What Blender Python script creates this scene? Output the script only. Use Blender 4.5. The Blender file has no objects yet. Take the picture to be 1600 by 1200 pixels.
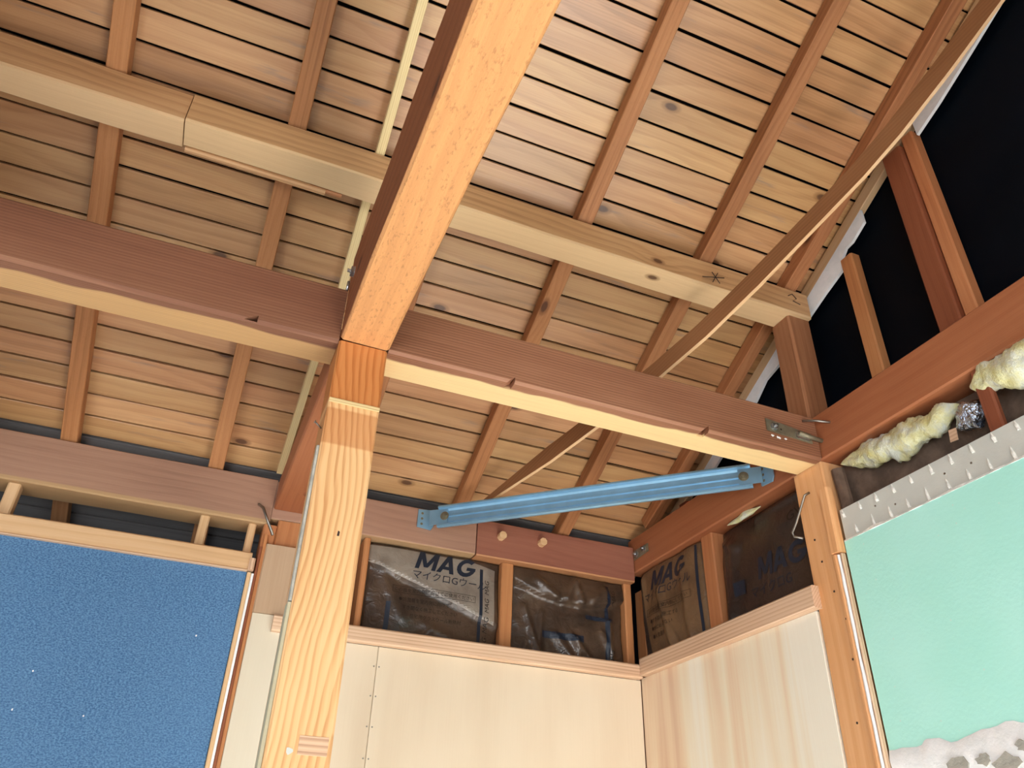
import bpy, bmesh, math, random
from mathutils import Matrix, Vector, noise

random.seed(11)
scene = bpy.context.scene
H = 1.5                      # eye height; all coordinates below are metres relative to the eye, lifted by H

# ------------------------------------------------------------------ camera, world, lights, exposure
cam_d = bpy.data.cameras.new('camera'); cam = bpy.data.objects.new('camera', cam_d)
scene.collection.objects.link(cam); scene.camera = cam
cam_d.sensor_width = 36.0; cam_d.lens = 1220.98 / 1600 * 36.0; cam_d.clip_start = 0.02
cr = (0.92295603, -0.38393545, 0.02730804); cu = (-0.23038071, -0.49419712, 0.83826841); cf = (0.30834541, 0.77997614, 0.54457354)
cam.matrix_world = Matrix(((cr[0], cu[0], -cf[0], 0), (cr[1], cu[1], -cf[1], 0), (cr[2], cu[2], -cf[2], H), (0, 0, 0, 1)))

w = bpy.data.worlds.new('world'); scene.world = w; w.use_nodes = True
wb = w.node_tree.nodes['Background']
wb.inputs[0].default_value = (0.80, 0.90, 1.0, 1); wb.inputs[1].default_value = 0.22

def area(name, loc, aim, sx, sy, power, col):
    d = bpy.data.lights.new(name, 'AREA'); d.shape = 'RECTANGLE'; d.size = sx; d.size_y = sy; d.energy = power; d.color = col
    o = bpy.data.objects.new(name, d); scene.collection.objects.link(o)
    o.location = (loc[0], loc[1], loc[2] + H)
    o.rotation_euler = (Vector(aim) - Vector(loc)).to_track_quat('-Z', 'Y').to_euler()
    return o
sd = bpy.data.lights.new('sun', 'SUN'); sd.energy = 25.0; sd.angle = 0.02; sd.color = (1.0, 0.985, 0.96)
sun = bpy.data.objects.new('sun', sd); scene.collection.objects.link(sun)
sun.rotation_euler = Vector((-0.56, 0.12, -1.0)).to_track_quat('-Z', 'Y').to_euler()      # falls through the low window on the right onto the floor
area('window_light_right', (1.36, -0.30, -0.62), (0.2, 0.5, 0.3), 2.2, 1.3, 14, (0.95, 0.98, 1.0))
area('window_light_rear', (-1.9, -2.7, -0.55), (1.3, 1.5, 0.1), 2.4, 1.5, 84, (0.95, 0.98, 1.0))
area('fill_light_left', (-2.5, 0.6, -0.7), (1.4, 1.2, 0.0), 1.4, 1.1, 8, (0.94, 0.97, 1.0))  # added fill from the left that brightens the right wall
vs = scene.view_settings
scene.display_settings.display_device = 'sRGB'
vs.view_transform = 'Standard'; vs.look = 'None'; vs.gamma = 1.0; vs.use_curve_mapping = False; vs.exposure = 0.42

# ------------------------------------------------------------------ materials
def lin(c):
    return tuple(((v / 255) / 12.92 if v / 255 <= 0.04045 else ((v / 255 + 0.055) / 1.055) ** 2.4) for v in c) + (1.0,)

class NT:
    def __init__(s, name):
        s.m = bpy.data.materials.new(name); s.m.use_nodes = True; s.t = s.m.node_tree; s.n = s.t.nodes
        s.b = s.n['Principled BSDF']
    def add(s, typ, **kw):
        nd = s.n.new(typ)
        for k, v in kw.items(): setattr(nd, k, v)
        return nd
    def link(s, a, b): s.t.links.new(a, b)
    def setv(s, sock, v):
        if isinstance(v, bpy.types.NodeSocket): s.link(v, sock)
        else: sock.default_value = v
    def math(s, op, a, b=0.0, clamp=False):
        nd = s.add('ShaderNodeMath', operation=op, use_clamp=clamp); s.setv(nd.inputs[0], a); s.setv(nd.inputs[1], b); return nd.outputs[0]
    def vmul(s, a, v):
        nd = s.add('ShaderNodeVectorMath', operation='MULTIPLY'); s.link(a, nd.inputs[0]); nd.inputs[1].default_value = v; return nd.outputs[0]
    def vadd(s, a, b):
        nd = s.add('ShaderNodeVectorMath', operation='ADD'); s.setv(nd.inputs[0], a); s.setv(nd.inputs[1], b); return nd.outputs[0]
    def noise(s, vec, scale, detail=2.0, rough=0.5, col=False, dist=0.0):
        nd = s.add('ShaderNodeTexNoise'); s.link(vec, nd.inputs['Vector']); nd.inputs['Scale'].default_value = scale
        nd.inputs['Detail'].default_value = detail; nd.inputs['Roughness'].default_value = rough; nd.inputs['Distortion'].default_value = dist
        return nd.outputs['Color'] if col else nd.outputs['Fac']
    def ramp(s, fac, stops):
        nd = s.add('ShaderNodeValToRGB'); s.link(fac, nd.inputs[0]); e = nd.color_ramp.elements
        while len(e) < len(stops): e.new(0.5)
        for el, (p, c) in zip(e, stops): el.position = p; el.color = c
        return nd.outputs[0]
    def rng(s, v, a, b, c=0.0, d=1.0, smooth=True):
        nd = s.add('ShaderNodeMapRange'); nd.interpolation_type = 'SMOOTHSTEP' if smooth else 'LINEAR'
        s.setv(nd.inputs[0], v)
        for i, x in enumerate((a, b, c, d)): nd.inputs[1 + i].default_value = x
        return nd.outputs[0]
    def mix(s, fac, a, b, blend='MIX'):
        nd = s.add('ShaderNodeMix', data_type='RGBA', blend_type=blend); s.setv(nd.inputs[0], fac); s.setv(nd.inputs[6], a); s.setv(nd.inputs[7], b)
        return nd.outputs[2]
    def bump(s, height, strength, dist):
        nd = s.add('ShaderNodeBump'); nd.inputs['Strength'].default_value = strength; nd.inputs['Distance'].default_value = dist
        s.link(height, nd.inputs['Height']); s.link(nd.outputs[0], s.b.inputs['Normal'])
    def out(s, col, rough=0.5, spec=0.4, metal=0.0, coat=0.0):
        s.setv(s.b.inputs['Base Color'], col); s.setv(s.b.inputs['Roughness'], rough); s.b.inputs['Specular IOR Level'].default_value = spec
        s.b.inputs['Metallic'].default_value = metal; s.b.inputs['Coat Weight'].default_value = coat
        return s.m

def wood(name, dark, mid, light, ring=70.0, warp=2.2, rough=0.5, spec=0.35, knot=0.0, knot_scale=3.2, fib=0.35, bump=0.25, vary=0.12,
         under_col=None, saw=0.0, zone=None, weather=0.0, la=0.16):
    """grain runs along the object's own X; sap = (colour, local-z height below which it colours the timber, sapwood on the tie beams); zone = (local x, colour, width)"""
    t = NT(name)
    tc = t.add('ShaderNodeTexCoord'); oi = t.add('ShaderNodeObjectInfo')
    off = t.add('ShaderNodeCombineXYZ')
    t.link(t.math('MULTIPLY', oi.outputs['Random'], 37.0), off.inputs[0]); t.link(t.math('MULTIPLY', oi.outputs['Random'], 11.3), off.inputs[1]); t.link(t.math('MULTIPLY', oi.outputs['Random'], 23.7), off.inputs[2])
    P = t.vadd(tc.outputs['Object'], off.outputs[0])
    # knots
    sq = t.add('ShaderNodeSeparateXYZ'); t.link(P, sq.inputs[0]); kc = t.add('ShaderNodeCombineXYZ'); t.link(t.math('MULTIPLY', sq.outputs[0], 0.62), kc.inputs[0]); t.link(t.math('MULTIPLY', t.math('ADD', sq.outputs[1], sq.outputs[2]), 1.25), kc.inputs[1]); kv = kc.outputs[0]
    kd = None
    if knot > 0:
        vo = t.add('ShaderNodeTexVoronoi', feature='F1', voronoi_dimensions='2D'); t.link(kv, vo.inputs['Vector']); vo.inputs['Scale'].default_value = knot_scale
        sep = t.add('ShaderNodeSeparateColor'); t.link(vo.outputs['Color'], sep.inputs[0])
        has = t.math('GREATER_THAN', sep.outputs[0], 1.0 - knot)
        kd = vo.outputs['Distance']
        kcore = t.math('MULTIPLY', t.rng(kd, 0.045, 0.025), has)
        kring = t.math('MULTIPLY', t.rng(kd, 0.07, 0.045), has)
        kbul = t.math('MULTIPLY', t.rng(kd, 0.30, 0.0), has)
    lowv = t.vmul(P, (1.6, 6.0, 6.0))
    low = t.noise(lowv, 1.0, 3.0)
    # growth rings: saw through a trunk whose pith lies beside the timber
    sx = t.add('ShaderNodeSeparateXYZ'); t.link(P, sx.inputs[0])
    wig = t.noise(t.vmul(P, (0.9, 2.0, 2.0)), 1.3, 2.0)
    wig2 = t.noise(t.vmul(P, (7.0, 16.0, 16.0)), 1.0, 2.0)
    r0 = t.math('ADD', t.math('MULTIPLY', sx.outputs[1], 1.0), t.math('MULTIPLY', sx.outputs[2], 0.83))
    r1 = t.math('ADD', r0, t.math('MULTIPLY', wig, 0.055 * warp))
    r1 = t.math('ADD', r1, t.math('MULTIPLY', wig2, 0.005 * warp))
    if kd is not None: r1 = t.math('ADD', r1, t.math('MULTIPLY', kbul, 0.022))
    fr = t.math('FRACT', t.math('MULTIPLY', r1, ring))
    line = t.math('MULTIPLY', t.rng(fr, 0.25, 0.85), t.rng(fr, 1.0, 0.9))
    fibre = t.noise(t.vmul(P, (4.0, 260.0, 260.0)), 1.0, 2.0, 0.6)
    f = t.math('ADD', t.math('MULTIPLY', low, 0.75), t.math('MULTIPLY', fibre, fib), clamp=True)
    f = t.math('SUBTRACT', f, t.math('MULTIPLY', line, la), clamp=True)
    col = t.ramp(f, [(0.12, lin(dark)), (0.45, lin(mid)), (0.85, lin(light))])
    so = t.add('ShaderNodeSeparateXYZ'); t.link(tc.outputs['Object'], so.inputs[0])
    if under_col:
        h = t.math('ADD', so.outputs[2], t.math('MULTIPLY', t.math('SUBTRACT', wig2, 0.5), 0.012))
        m = t.math('MULTIPLY', t.rng(so.outputs[2], under_col[1] + 0.0015, under_col[1] - 0.0015), t.rng(t.math('ADD', so.outputs[1], t.math('MULTIPLY', t.math('SUBTRACT', wig2, 0.5), 0.03)), under_col[2] - 0.004, under_col[2] + 0.004))
        sc = t.mix(t.math('MULTIPLY', line, la * .7), lin(under_col[0]), lin(mid)); sc = t.mix(t.math('MULTIPLY', fibre, 0.25), sc, lin(dark))
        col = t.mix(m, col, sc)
    if zone:
        for (xa, xb, zc, amt) in zone:
            m = t.math('MULTIPLY', t.rng(so.outputs[0], xa - 0.003, xa + 0.003), t.rng(so.outputs[0], xb + 0.003, xb - 0.003))
            col = t.mix(t.math('MULTIPLY', m, amt), col, t.mix(1.0, col, lin(zc), 'MULTIPLY'))
    if weather > 0:
        wm = t.noise(t.vmul(P, (2.5, 22.0, 22.0)), 1.0, 4.0, 0.65)
        col = t.mix(t.math('MULTIPLY', t.rng(wm, 0.60, 0.74), weather), col, lin((116, 108, 108)))
    if kd is not None:
        col = t.mix(t.math('MULTIPLY', kring, 0.55), col, lin(dark)); col = t.mix(t.math('MULTIPLY', kcore, 0.8), col, lin((70, 38, 24)))
    hsv = t.add('ShaderNodeHueSaturation'); t.link(col, hsv.inputs['Color'])
    t.link(t.rng(oi.outputs['Random'], 0, 1, 1.0 - vary, 1.0 + vary, False), hsv.inputs['Value'])
    t.link(t.rng(t.math('FRACT', t.math('MULTIPLY', oi.outputs['Random'], 7.0)), 0, 1, 0.5 - vary * 0.05, 0.5 + vary * 0.04, False), hsv.inputs['Hue'])
    hgt = t.math('ADD', t.math('MULTIPLY', line, -1.2 * la), t.math('MULTIPLY', fibre, 0.5))
    if saw > 0:
        sv = t.noise(t.vmul(tc.outputs['Object'], (70.0, 170.0, 170.0)), 1.0, 3.0, 0.7)
        hgt = t.math('ADD', hgt, t.math('MULTIPLY', sv, 2.2 * saw))
        sc2 = t.mix(t.math('MULTIPLY', t.rng(sv, 0.54, 0.68), 0.32 * saw), hsv.outputs[0], lin(dark)); cc = sc2
    else: cc = hsv.outputs[0]
    t.bump(hgt, bump, 0.002)
    rg = t.math('ADD', t.math('MULTIPLY', low, 0.25), rough - 0.12)
    return t.out(cc, rg, spec)

def plain(name, c, rough=0.5, metal=0.0, spec=0.4, nscale=0, namt=0.15, bump=0.0, bscale=80):
    t = NT(name); col = lin(c)
    tc = t.add('ShaderNodeTexCoord')
    if nscale:
        n = t.noise(tc.outputs['Object'], nscale, 4.0, 0.6)
        col = t.mix(t.rng(n, 0.3, 0.7, 0, 1), tuple(v * (1 - namt) for v in col[:3]) + (1,), tuple(min(1, v * (1 + namt)) for v in col[:3]) + (1,))
    if bump: t.bump(t.noise(tc.outputs['Object'], bscale, 4.0, 0.65), bump, 0.003)
    return t.out(col, rough, spec, metal)

M = {}
M['board'] = wood('roof_board_pine', (132, 90, 54), (182, 136, 92), (212, 170, 122), ring=26, warp=3.4, rough=0.36, spec=0.65, knot=0.42, knot_scale=3.2, vary=0.14, fib=0.34, weather=0.6, la=.10, bump=.2)
M['board_old'] = wood('eave_board_grey', (64, 60, 60), (100, 97, 96), (124, 120, 118), ring=30, warp=3, rough=0.7, knot=0.2, vary=0.12, weather=0.8, la=.1)
M['rafter'] = wood('rafter_cedar', (112, 68, 40), (166, 110, 70), (192, 136, 92), ring=60, warp=1.6, rough=0.6, knot=0.25, vary=0.10, saw=0.35, la=.10)
M['tie'] = wood('tie_beam_fir', (106, 68, 48), (148, 100, 74), (176, 128, 98), ring=170, warp=0.12, rough=0.55, knot=0.12, vary=0.03, under_col=((250, 218, 160), -0.0585, -0.022), bump=0.3, la=.22)
M['tie_left'] = wood('tie_beam_fir_dark', (92, 56, 42), (126, 82, 60), (148, 104, 78), ring=170, warp=0.12, rough=0.6, knot=0.08, vary=0.03, under_col=((210, 166, 112), -0.0625, -0.022), bump=0.3, la=.18)  # left tie beam in darker tones than the right one
M['girder'] = wood('girder_rough_sawn', (112, 62, 34), (138, 80, 46), (152, 94, 58), ring=30, warp=2.2, rough=0.75, knot=0.3, knot_scale=2.6, vary=0.02, saw=1.0, bump=0.45, la=.16, under_col=((232, 168, 108), -0.1085, -1))  # sides darker brown, underside lighter orange
M['girder_red'] = wood('gable_beam_stained', (120, 66, 42), (162, 98, 64), (182, 118, 80), ring=40, warp=1.0, rough=0.5, knot=0.06, vary=0.03, la=.07)
M['purlin'] = wood('purlin_knotty', (146, 102, 66), (200, 156, 110), (226, 188, 142), ring=50, warp=1.8, rough=0.55, knot=0.55, knot_scale=4.0, vary=0.04, under_col=((232, 198, 152), -0.038, -1), la=.12)
M['keta'] = wood('eave_beam_brown', (128, 92, 76), (168, 128, 106), (188, 148, 122), ring=50, warp=2.0, rough=0.65, knot=0.2, vary=0.04, under_col=((196, 160, 116), -0.060, -1), bump=0.35, la=.08)
M['keta_red'] = wood('eave_beam_red', (112, 66, 54), (148, 94, 76), (168, 112, 90), ring=50, warp=1.8, rough=0.5, knot=0.15, vary=0.04, under_col=((192, 136, 92), -0.0585, -1), la=.08)
M['post'] = wood('post_cypress', (196, 136, 84), (232, 184, 130), (242, 204, 154), ring=80, warp=3.2, rough=0.5, knot=0.03, vary=0.02, la=.26, bump=.1,
                 zone=[(2.305, 2.62, (212, 160, 110), 0.85), (2.207, 2.285, (220, 186, 162), 0.7)])
M['post_right'] = wood('post_right_cedar', (190, 126, 80), (226, 166, 112), (240, 190, 140), ring=36, warp=1.6, rough=0.5, knot=0.12, vary=0.03, la=.12)
M['stud'] = wood('stud_cedar', (150, 88, 52), (190, 126, 80), (208, 148, 98), ring=50, warp=1.4, rough=0.55, knot=0.05, vary=0.08, la=.1)
M['strut'] = wood('strut_brown', (112, 70, 46), (152, 102, 70), (176, 126, 92), ring=50, warp=1.8, rough=0.6, knot=0.3, vary=0.03, la=.12, saw=.3)
M['stud_dark'] = wood('stud_red', (104, 56, 38), (138, 78, 52), (156, 94, 64), ring=50, warp=1.4, rough=0.6, vary=0.05, la=.08)
M['rail'] = wood('rail_hemlock', (182, 140, 112), (218, 182, 150), (236, 206, 176), ring=120, warp=0.25, rough=0.5, vary=0.03, fib=0.4, la=.28, bump=.1)
M['batten'] = wood('batten_pale', (194, 148, 104), (222, 182, 136), (236, 204, 162), ring=50, warp=1.2, rough=0.5, vary=0.04, la=.1)
M['strip'] = wood('strip_plywood_edge', (180, 148, 96), (226, 200, 146), (240, 218, 168), ring=200, warp=0.1, rough=0.55, vary=0.02, la=.2)
M['brace'] = wood('brace_lauan', (108, 70, 42), (142, 96, 60), (162, 116, 78), ring=120, warp=0.3, rough=0.6, vary=0.02, la=.12)
M['ply'] = wood('plywood_cream', (220, 200, 172), (232, 216, 190), (240, 226, 204), ring=4, warp=5, rough=0.5, spec=0.3, knot=0.0, vary=0.012, fib=0.15, bump=0.04, la=.06)
def mk_streak():
    t = NT('plywood_streaky'); tc = t.add('ShaderNodeTexCoord')
    a = t.noise(t.vmul(tc.outputs['Object'], (0.35, 9.0, 9.0)), 1.0, 4.0, 0.55, dist=0.3)
    b = t.noise(t.vmul(tc.outputs['Object'], (2.5, 160.0, 160.0)), 1.0, 2.0, 0.6)
    c = t.noise(t.vmul(tc.outputs['Object'], (1.6, 18.0, 18.0)), 1.0, 3.0, 0.6)
    col = t.ramp(a, [(0.34, lin((220, 180, 150))), (0.46, lin((240, 216, 186))), (0.55, lin((246, 234, 208))), (0.66, lin((250, 246, 230)))])
    col = t.mix(t.math('MULTIPLY', b, 0.14), col, lin((206, 170, 138)))
    col = t.mix(t.rng(c, 0.70, 0.76), col, lin((176, 156, 132)))
    return t.out(col, 0.42, 0.35)
M['ply_streak'] = mk_streak()
M['ply_pale'] = wood('plywood_pale', (216, 204, 180), (226, 216, 194), (234, 226, 206), ring=5, warp=4.0, rough=0.5, vary=0.01, fib=0.15, bump=0.04, la=.06)
M['plank_grey'] = wood('plank_weathered', (150, 120, 94), (184, 154, 124), (198, 170, 140), ring=16, warp=3.0, rough=0.65, knot=0.5, knot_scale=5, vary=0.02, la=.08)
M['black'] = plain('black_membrane', (4, 11, 20), 0.6, spec=0.08, nscale=1.3, namt=0.35)
M['dark'] = plain('dark_underlay', (11, 9, 9), 0.95, spec=.05)
M['felt'] = plain('brown_felt', (112, 92, 78), 0.95, nscale=14, namt=0.35, bump=0.8, bscale=30)
M['wool'] = None
M['board_grey'] = plain('plasterboard_core', (206, 208, 200), 0.9, nscale=9, namt=0.04, bump=0.15, bscale=160)
M['white'] = plain('white_plaster', (248, 251, 251), 0.9, nscale=25, namt=0.06, bump=0.5, bscale=60)
M['backer'] = plain('aged_board_edge', (186, 178, 150), 0.9, nscale=12, namt=0.1)
M['white_rough'] = plain('torn_plaster', (242, 243, 236), 0.95, nscale=60, namt=0.12, bump=0.8, bscale=200)
M['mortar'] = plain('grey_mortar', (176, 174, 164), 0.95, nscale=30, namt=0.2, bump=0.8, bscale=60)
M['zinc'] = plain('zinc_plate', (136, 128, 106), 0.5, 0.55, nscale=20, namt=0.2)
M['bolt'] = plain('bolt_steel', (190, 194, 196), 0.3, 0.95)
M['nail'] = plain('nail_steel', (150, 146, 138), 0.35, 0.95)
M['steel'] = plain('blue_grey_steel', (146, 194, 226), 0.34, 0.55, spec=0.5, nscale=14, namt=0.07)
M['pencil'] = plain('pencil_mark', (60, 46, 40), 0.8)
M['print'] = plain('blue_print', (34, 42, 56), 0.45)
M['print_dark'] = plain('dark_print', (38, 30, 26), 0.5)
M['floor'] = plain('floor_white_sheet', (230, 228, 224), 0.6, nscale=4, namt=0.08)

def mk_wool():
    t = NT('glass_wool'); tc = t.add('ShaderNodeTexCoord')
    n = t.noise(tc.outputs['Object'], 22, 5, 0.65); n2 = t.noise(t.vmul(tc.outputs['Object'], (60, 180, 90)), 1.0, 4, 0.7)
    col = t.ramp(n, [(0.3, lin((222, 214, 140))), (0.47, lin((232, 230, 182))), (0.62, lin((230, 234, 218)))])
    t.bump(t.math('ADD', n2, n), 0.9, 0.006); return t.out(col, 0.95, 0.1)
M['wool'] = mk_wool()
def mk_film(name, c1, c2, rough=0.28):
    t = NT(name); tc = t.add('ShaderNodeTexCoord')
    n = t.noise(tc.outputs['Object'], 7, 4, 0.6); n2 = t.noise(tc.outputs['Object'], 26, 3, 0.55, dist=1.2)
    col = t.mix(t.rng(n, 0.35, 0.65), lin(c1), lin(c2))
    t.bump(t.math('ADD', t.math('MULTIPLY', n, 0.8), t.math('MULTIPLY', n2, 0.5)), 0.5, 0.012); return t.out(col, rough, 0.6)
M['film'] = mk_film('brown_film', (58, 46, 38), (86, 68, 54))
M['film_tan'] = mk_film('brown_film_tan', (98, 74, 52), (124, 96, 68), 0.33)
M['film_dark'] = mk_film('brown_film_dark', (44, 34, 30), (62, 48, 40))
M['film_grey'] = mk_film('film_double_layer', (124, 114, 104), (150, 140, 128), 0.3)
def mk_foil():
    t = NT('foil'); tc = t.add('ShaderNodeTexCoord')
    t.bump(t.noise(tc.outputs['Object'], 70, 3, 0.6, dist=1.0), 1.0, 0.01); return t.out(lin((196, 208, 226)), 0.22, 0.5, 1.0)
M['foil'] = mk_foil()
def mk_mint():
    t = NT('mint_plaster'); tc = t.add('ShaderNodeTexCoord')
    n = t.noise(tc.outputs['Object'], 3, 4, 0.5)
    col = t.mix(t.rng(n, 0.3, 0.7), lin((180, 245, 230)), lin((190, 250, 238)))
    vo = t.add('ShaderNodeTexVoronoi'); t.link(tc.outputs['Object'], vo.inputs['Vector']); vo.inputs['Scale'].default_value = 26
    col = t.mix(t.math('MULTIPLY', t.rng(vo.outputs['Distance'], 0.07, 0.03), 0.7), col, lin((214, 240, 226)))
    t.bump(t.noise(tc.outputs['Object'], 120, 3, 0.6), 0.2, 0.002); return t.out(col, 0.75, 0.3)
M['mint'] = mk_mint()
def mk_blue():
    t = NT('blue_sand_plaster'); tc = t.add('ShaderNodeTexCoord')
    n = t.noise(t.vmul(tc.outputs['Object'], (1.6, 1.0, 1.0)), 190, 3, 0.7)
    big = t.noise(tc.outputs['Object'], 2.5, 2, 0.5)
    col = t.mix(t.rng(n, 0.34, 0.66), lin((54, 96, 142)), lin((104, 150, 192)))
    col = t.mix(t.math('MULTIPLY', t.rng(big, 0.3, 0.7), 0.2), col, lin((96, 136, 176)))
    vo = t.add('ShaderNodeTexVoronoi'); t.link(tc.outputs['Object'], vo.inputs['Vector']); vo.inputs['Scale'].default_value = 130
    sp = t.add('ShaderNodeSeparateColor'); t.link(vo.outputs['Color'], sp.inputs[0])
    fl = t.math('MULTIPLY', t.rng(vo.outputs['Distance'], 0.16, 0.10), t.math('GREATER_THAN', sp.outputs[1], 0.82))
    col = t.mix(t.math('MULTIPLY', fl, 0.8), col, lin((206, 222, 236)))
    t.bump(n, 0.7, 0.003); return t.out(col, 0.7, 0.4)
M['blue'] = mk_blue()

# ------------------------------------------------------------------ builders
WM = {}
AX = {'X': Matrix(((1, 0, 0), (0, 1, 0), (0, 0, 1))),
      'Y': Matrix(((0, -1, 0), (1, 0, 0), (0, 0, 1))),
      'Z': Matrix(((0, 0, -1), (0, 1, 0), (1, 0, 0)))}

def link(o, Wm, parent=None, label=None, cat=None, group=None, kind=None):
    scene.collection.objects.link(o); WM[o.name] = Wm
    if parent is not None:
        o.parent = parent; o.matrix_parent_inverse = WM[parent.name].inverted()
    o.matrix_basis = Wm
    if label: o['label'] = label
    if cat: o['category'] = cat
    if group: o['group'] = group
    if kind: o['kind'] = kind
    elif cat: o['kind'] = 'thing'
    return o

def mesh(name, verts, faces, mat, smooth=False, mats=None, fm=None):
    me = bpy.data.meshes.new(name); me.from_pydata(verts, [], faces)
    for m in (mats or [mat]): me.materials.append(m)
    if fm:
        for p, i in zip(me.polygons, fm): p.material_index = i
    if smooth: me.shade_smooth()
    me.update(); return me

def T(loc, rot=None):
    m = (rot or Matrix.Identity(3)).to_4x4(); m.translation = Vector((loc[0], loc[1], loc[2] + H)); return m

def sect(wd, ht, c=0.004):
    a, b = wd / 2, ht / 2
    return [(-a + c, -b), (a - c, -b), (a, -b + c), (a, b - c), (a - c, b), (-a + c, b), (-a, b - c), (-a, -b + c)]

def loft(sec, x0, x1, seg=8, wob=0.0, seed=0.0, taper=None):
    n = len(sec); V = []; F = []
    for i in range(seg + 1):
        x = x0 + (x1 - x0) * i / seg
        for j, (y, z) in enumerate(sec):
            q = Vector((x * 3.1 + seed, y * 9, z * 9 + seed * 0.37))
            d = noise.noise_vector(q) * wob if wob else Vector((0, 0, 0))
            V.append((x, y + d.y, z + d.z))
    for i in range(seg):
        for j in range(n):
            a = i * n + j; b = i * n + (j + 1) % n
            F.append((a, a + n, b + n, b))
    F.append(tuple(range(n))); F.append(tuple(range(seg * n + n - 1, seg * n - 1, -1)))
    return V, F

def block(name, x0, x1, y0, y1, z0, z1, axis, mat, parent=None, label=None, cat=None, group=None, kind=None, seg=None, wob=0.0012, ch=0.004, sec=None, org=None):
    """timber filling a box, grain along axis; sec overrides the section with (y,z) pairs in local axes"""
    c = ((x0 + x1) / 2, (y0 + y1) / 2, (z0 + z1) / 2); d = (x1 - x0, y1 - y0, z1 - z0)
    if axis == 'X': L, wd, ht = d[0], d[1], d[2]
    elif axis == 'Y': L, wd, ht = d[1], d[0], d[2]
    else: L, wd, ht = d[2], d[1], d[0]
    ch = min(ch, wd * 0.3, ht * 0.3)
    loc = list(c); xa, xb = -L / 2, L / 2
    if axis == 'Z' and org is not None:            # keep local x = height above the floor
        loc[2] = -H; xa, xb = z0 + H, z1 + H
    V, F = loft(sec or sect(wd, ht, ch), xa, xb, seg or max(2, int(L / 0.12)), wob, random.random() * 50)
    o = bpy.data.objects.new(name, mesh(name, V, F, mat))
    return link(o, T(loc, AX[axis]), parent, label, cat, group, kind)

def span(name, a, b, wd, ht, mat, up=(0, 0, 1), parent=None, label=None, cat=None, group=None, seg=None, wob=0.0012, ch=0.004, sec=None):
    """timber between two points"""
    a, b = Vector(a), Vector(b); x = (b - a).normalized(); y = Vector(up).cross(x).normalized(); z = x.cross(y)
    R = Matrix((x, y, z)).transposed(); L = (b - a).length; c = (a + b) / 2
    V, F = loft(sec or sect(wd, ht, min(ch, wd * .3, ht * .3)), -L / 2, L / 2, seg or max(2, int(L / 0.12)), wob, random.random() * 50)
    o = bpy.data.objects.new(name, mesh(name, V, F, mat))
    return link(o, T(c, R), parent, label, cat, group)

def tube(name, pts, r, mat, n=8, parent=None, label=None, cat=None, group=None):
    pts = [Vector(p) for p in pts]; c = pts[0].copy(); V = []; F = []
    for i, p in enumerate(pts):
        d = (pts[min(i + 1, len(pts) - 1)] - pts[max(i - 1, 0)]).normalized()
        u = d.cross(Vector((0.31, 0.22, 0.92))).normalized(); v = d.cross(u)
        for k in range(n):
            t = 2 * math.pi * k / n; V.append(tuple(p - c + u * (r * math.cos(t)) + v * (r * math.sin(t))))
    for i in range(len(pts) - 1):
        for k in range(n):
            a = i * n + k; b = i * n + (k + 1) % n; F.append((a, b, b + n, a + n))
    F.append(tuple(range(n - 1, -1, -1))); F.append(tuple(range(len(V) - n, len(V))))
    o = bpy.data.objects.new(name, mesh(name, V, F, mat, True)); return link(o, T(c), parent, label, cat, group)

def prism(name, c, nrm, up, prof, depth, mat, parent=None, label=None, cat=None, group=None):
    """outline prof (u,v) extruded depth along nrm from c; u = up x nrm"""
    n = Vector(nrm).normalized(); v = (Vector(up) - n * Vector(up).dot(n)).normalized(); u = v.cross(n)
    R = Matrix((u, v, n)).transposed(); k = len(prof)
    V = [(a, b, 0) for a, b in prof] + [(a, b, depth) for a, b in prof]
    F = [tuple(range(k - 1, -1, -1)), tuple(range(k, 2 * k))] + [(i, (i + 1) % k, k + (i + 1) % k, k + i) for i in range(k)]
    o = bpy.data.objects.new(name, mesh(name, V, F, mat)); return link(o, T(c, R), parent, label, cat, group)

def ngon(r, n=6, rot=0.0): return [(r * math.cos(rot + 2 * math.pi * i / n), r * math.sin(rot + 2 * math.pi * i / n)) for i in range(n)]
def rect(a, b): return [(-a / 2, -b / 2), (a / 2, -b / 2), (a / 2, b / 2), (-a / 2, b / 2)]

def cut(o, tris, y0, y1):
    """carve local-space triangular pockets out of a timber; tris = list of three (x,z), pocket from y0 to y1"""
    bm = bmesh.new()
    for tri in tris:
        a = [bm.verts.new((x, y0, z)) for x, z in tri]; b = [bm.verts.new((x, y1, z)) for x, z in tri]
        bm.faces.new(a[::-1]); bm.faces.new(b)
        for i in range(3): bm.faces.new((a[i], a[(i + 1) % 3], b[(i + 1) % 3], b[i]))
    bmesh.ops.recalc_face_normals(bm, faces=bm.faces)
    me = bpy.data.meshes.new('cutter'); bm.to_mesh(me); bm.free()
    k = bpy.data.objects.new('cutter', me); scene.collection.objects.link(k); k.matrix_world = o.matrix_world if o.parent else WM[o.name]
    md = o.modifiers.new('cut', 'BOOLEAN'); md.operation = 'DIFFERENCE'; md.object = k; md.solver = 'EXACT'
    dg = bpy.context.evaluated_depsgraph_get(); dg.update()
    nm = bpy.data.meshes.new_from_object(o.evaluated_get(dg)); o.modifiers.remove(md); o.data = nm
    bpy.data.objects.remove(k)

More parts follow.
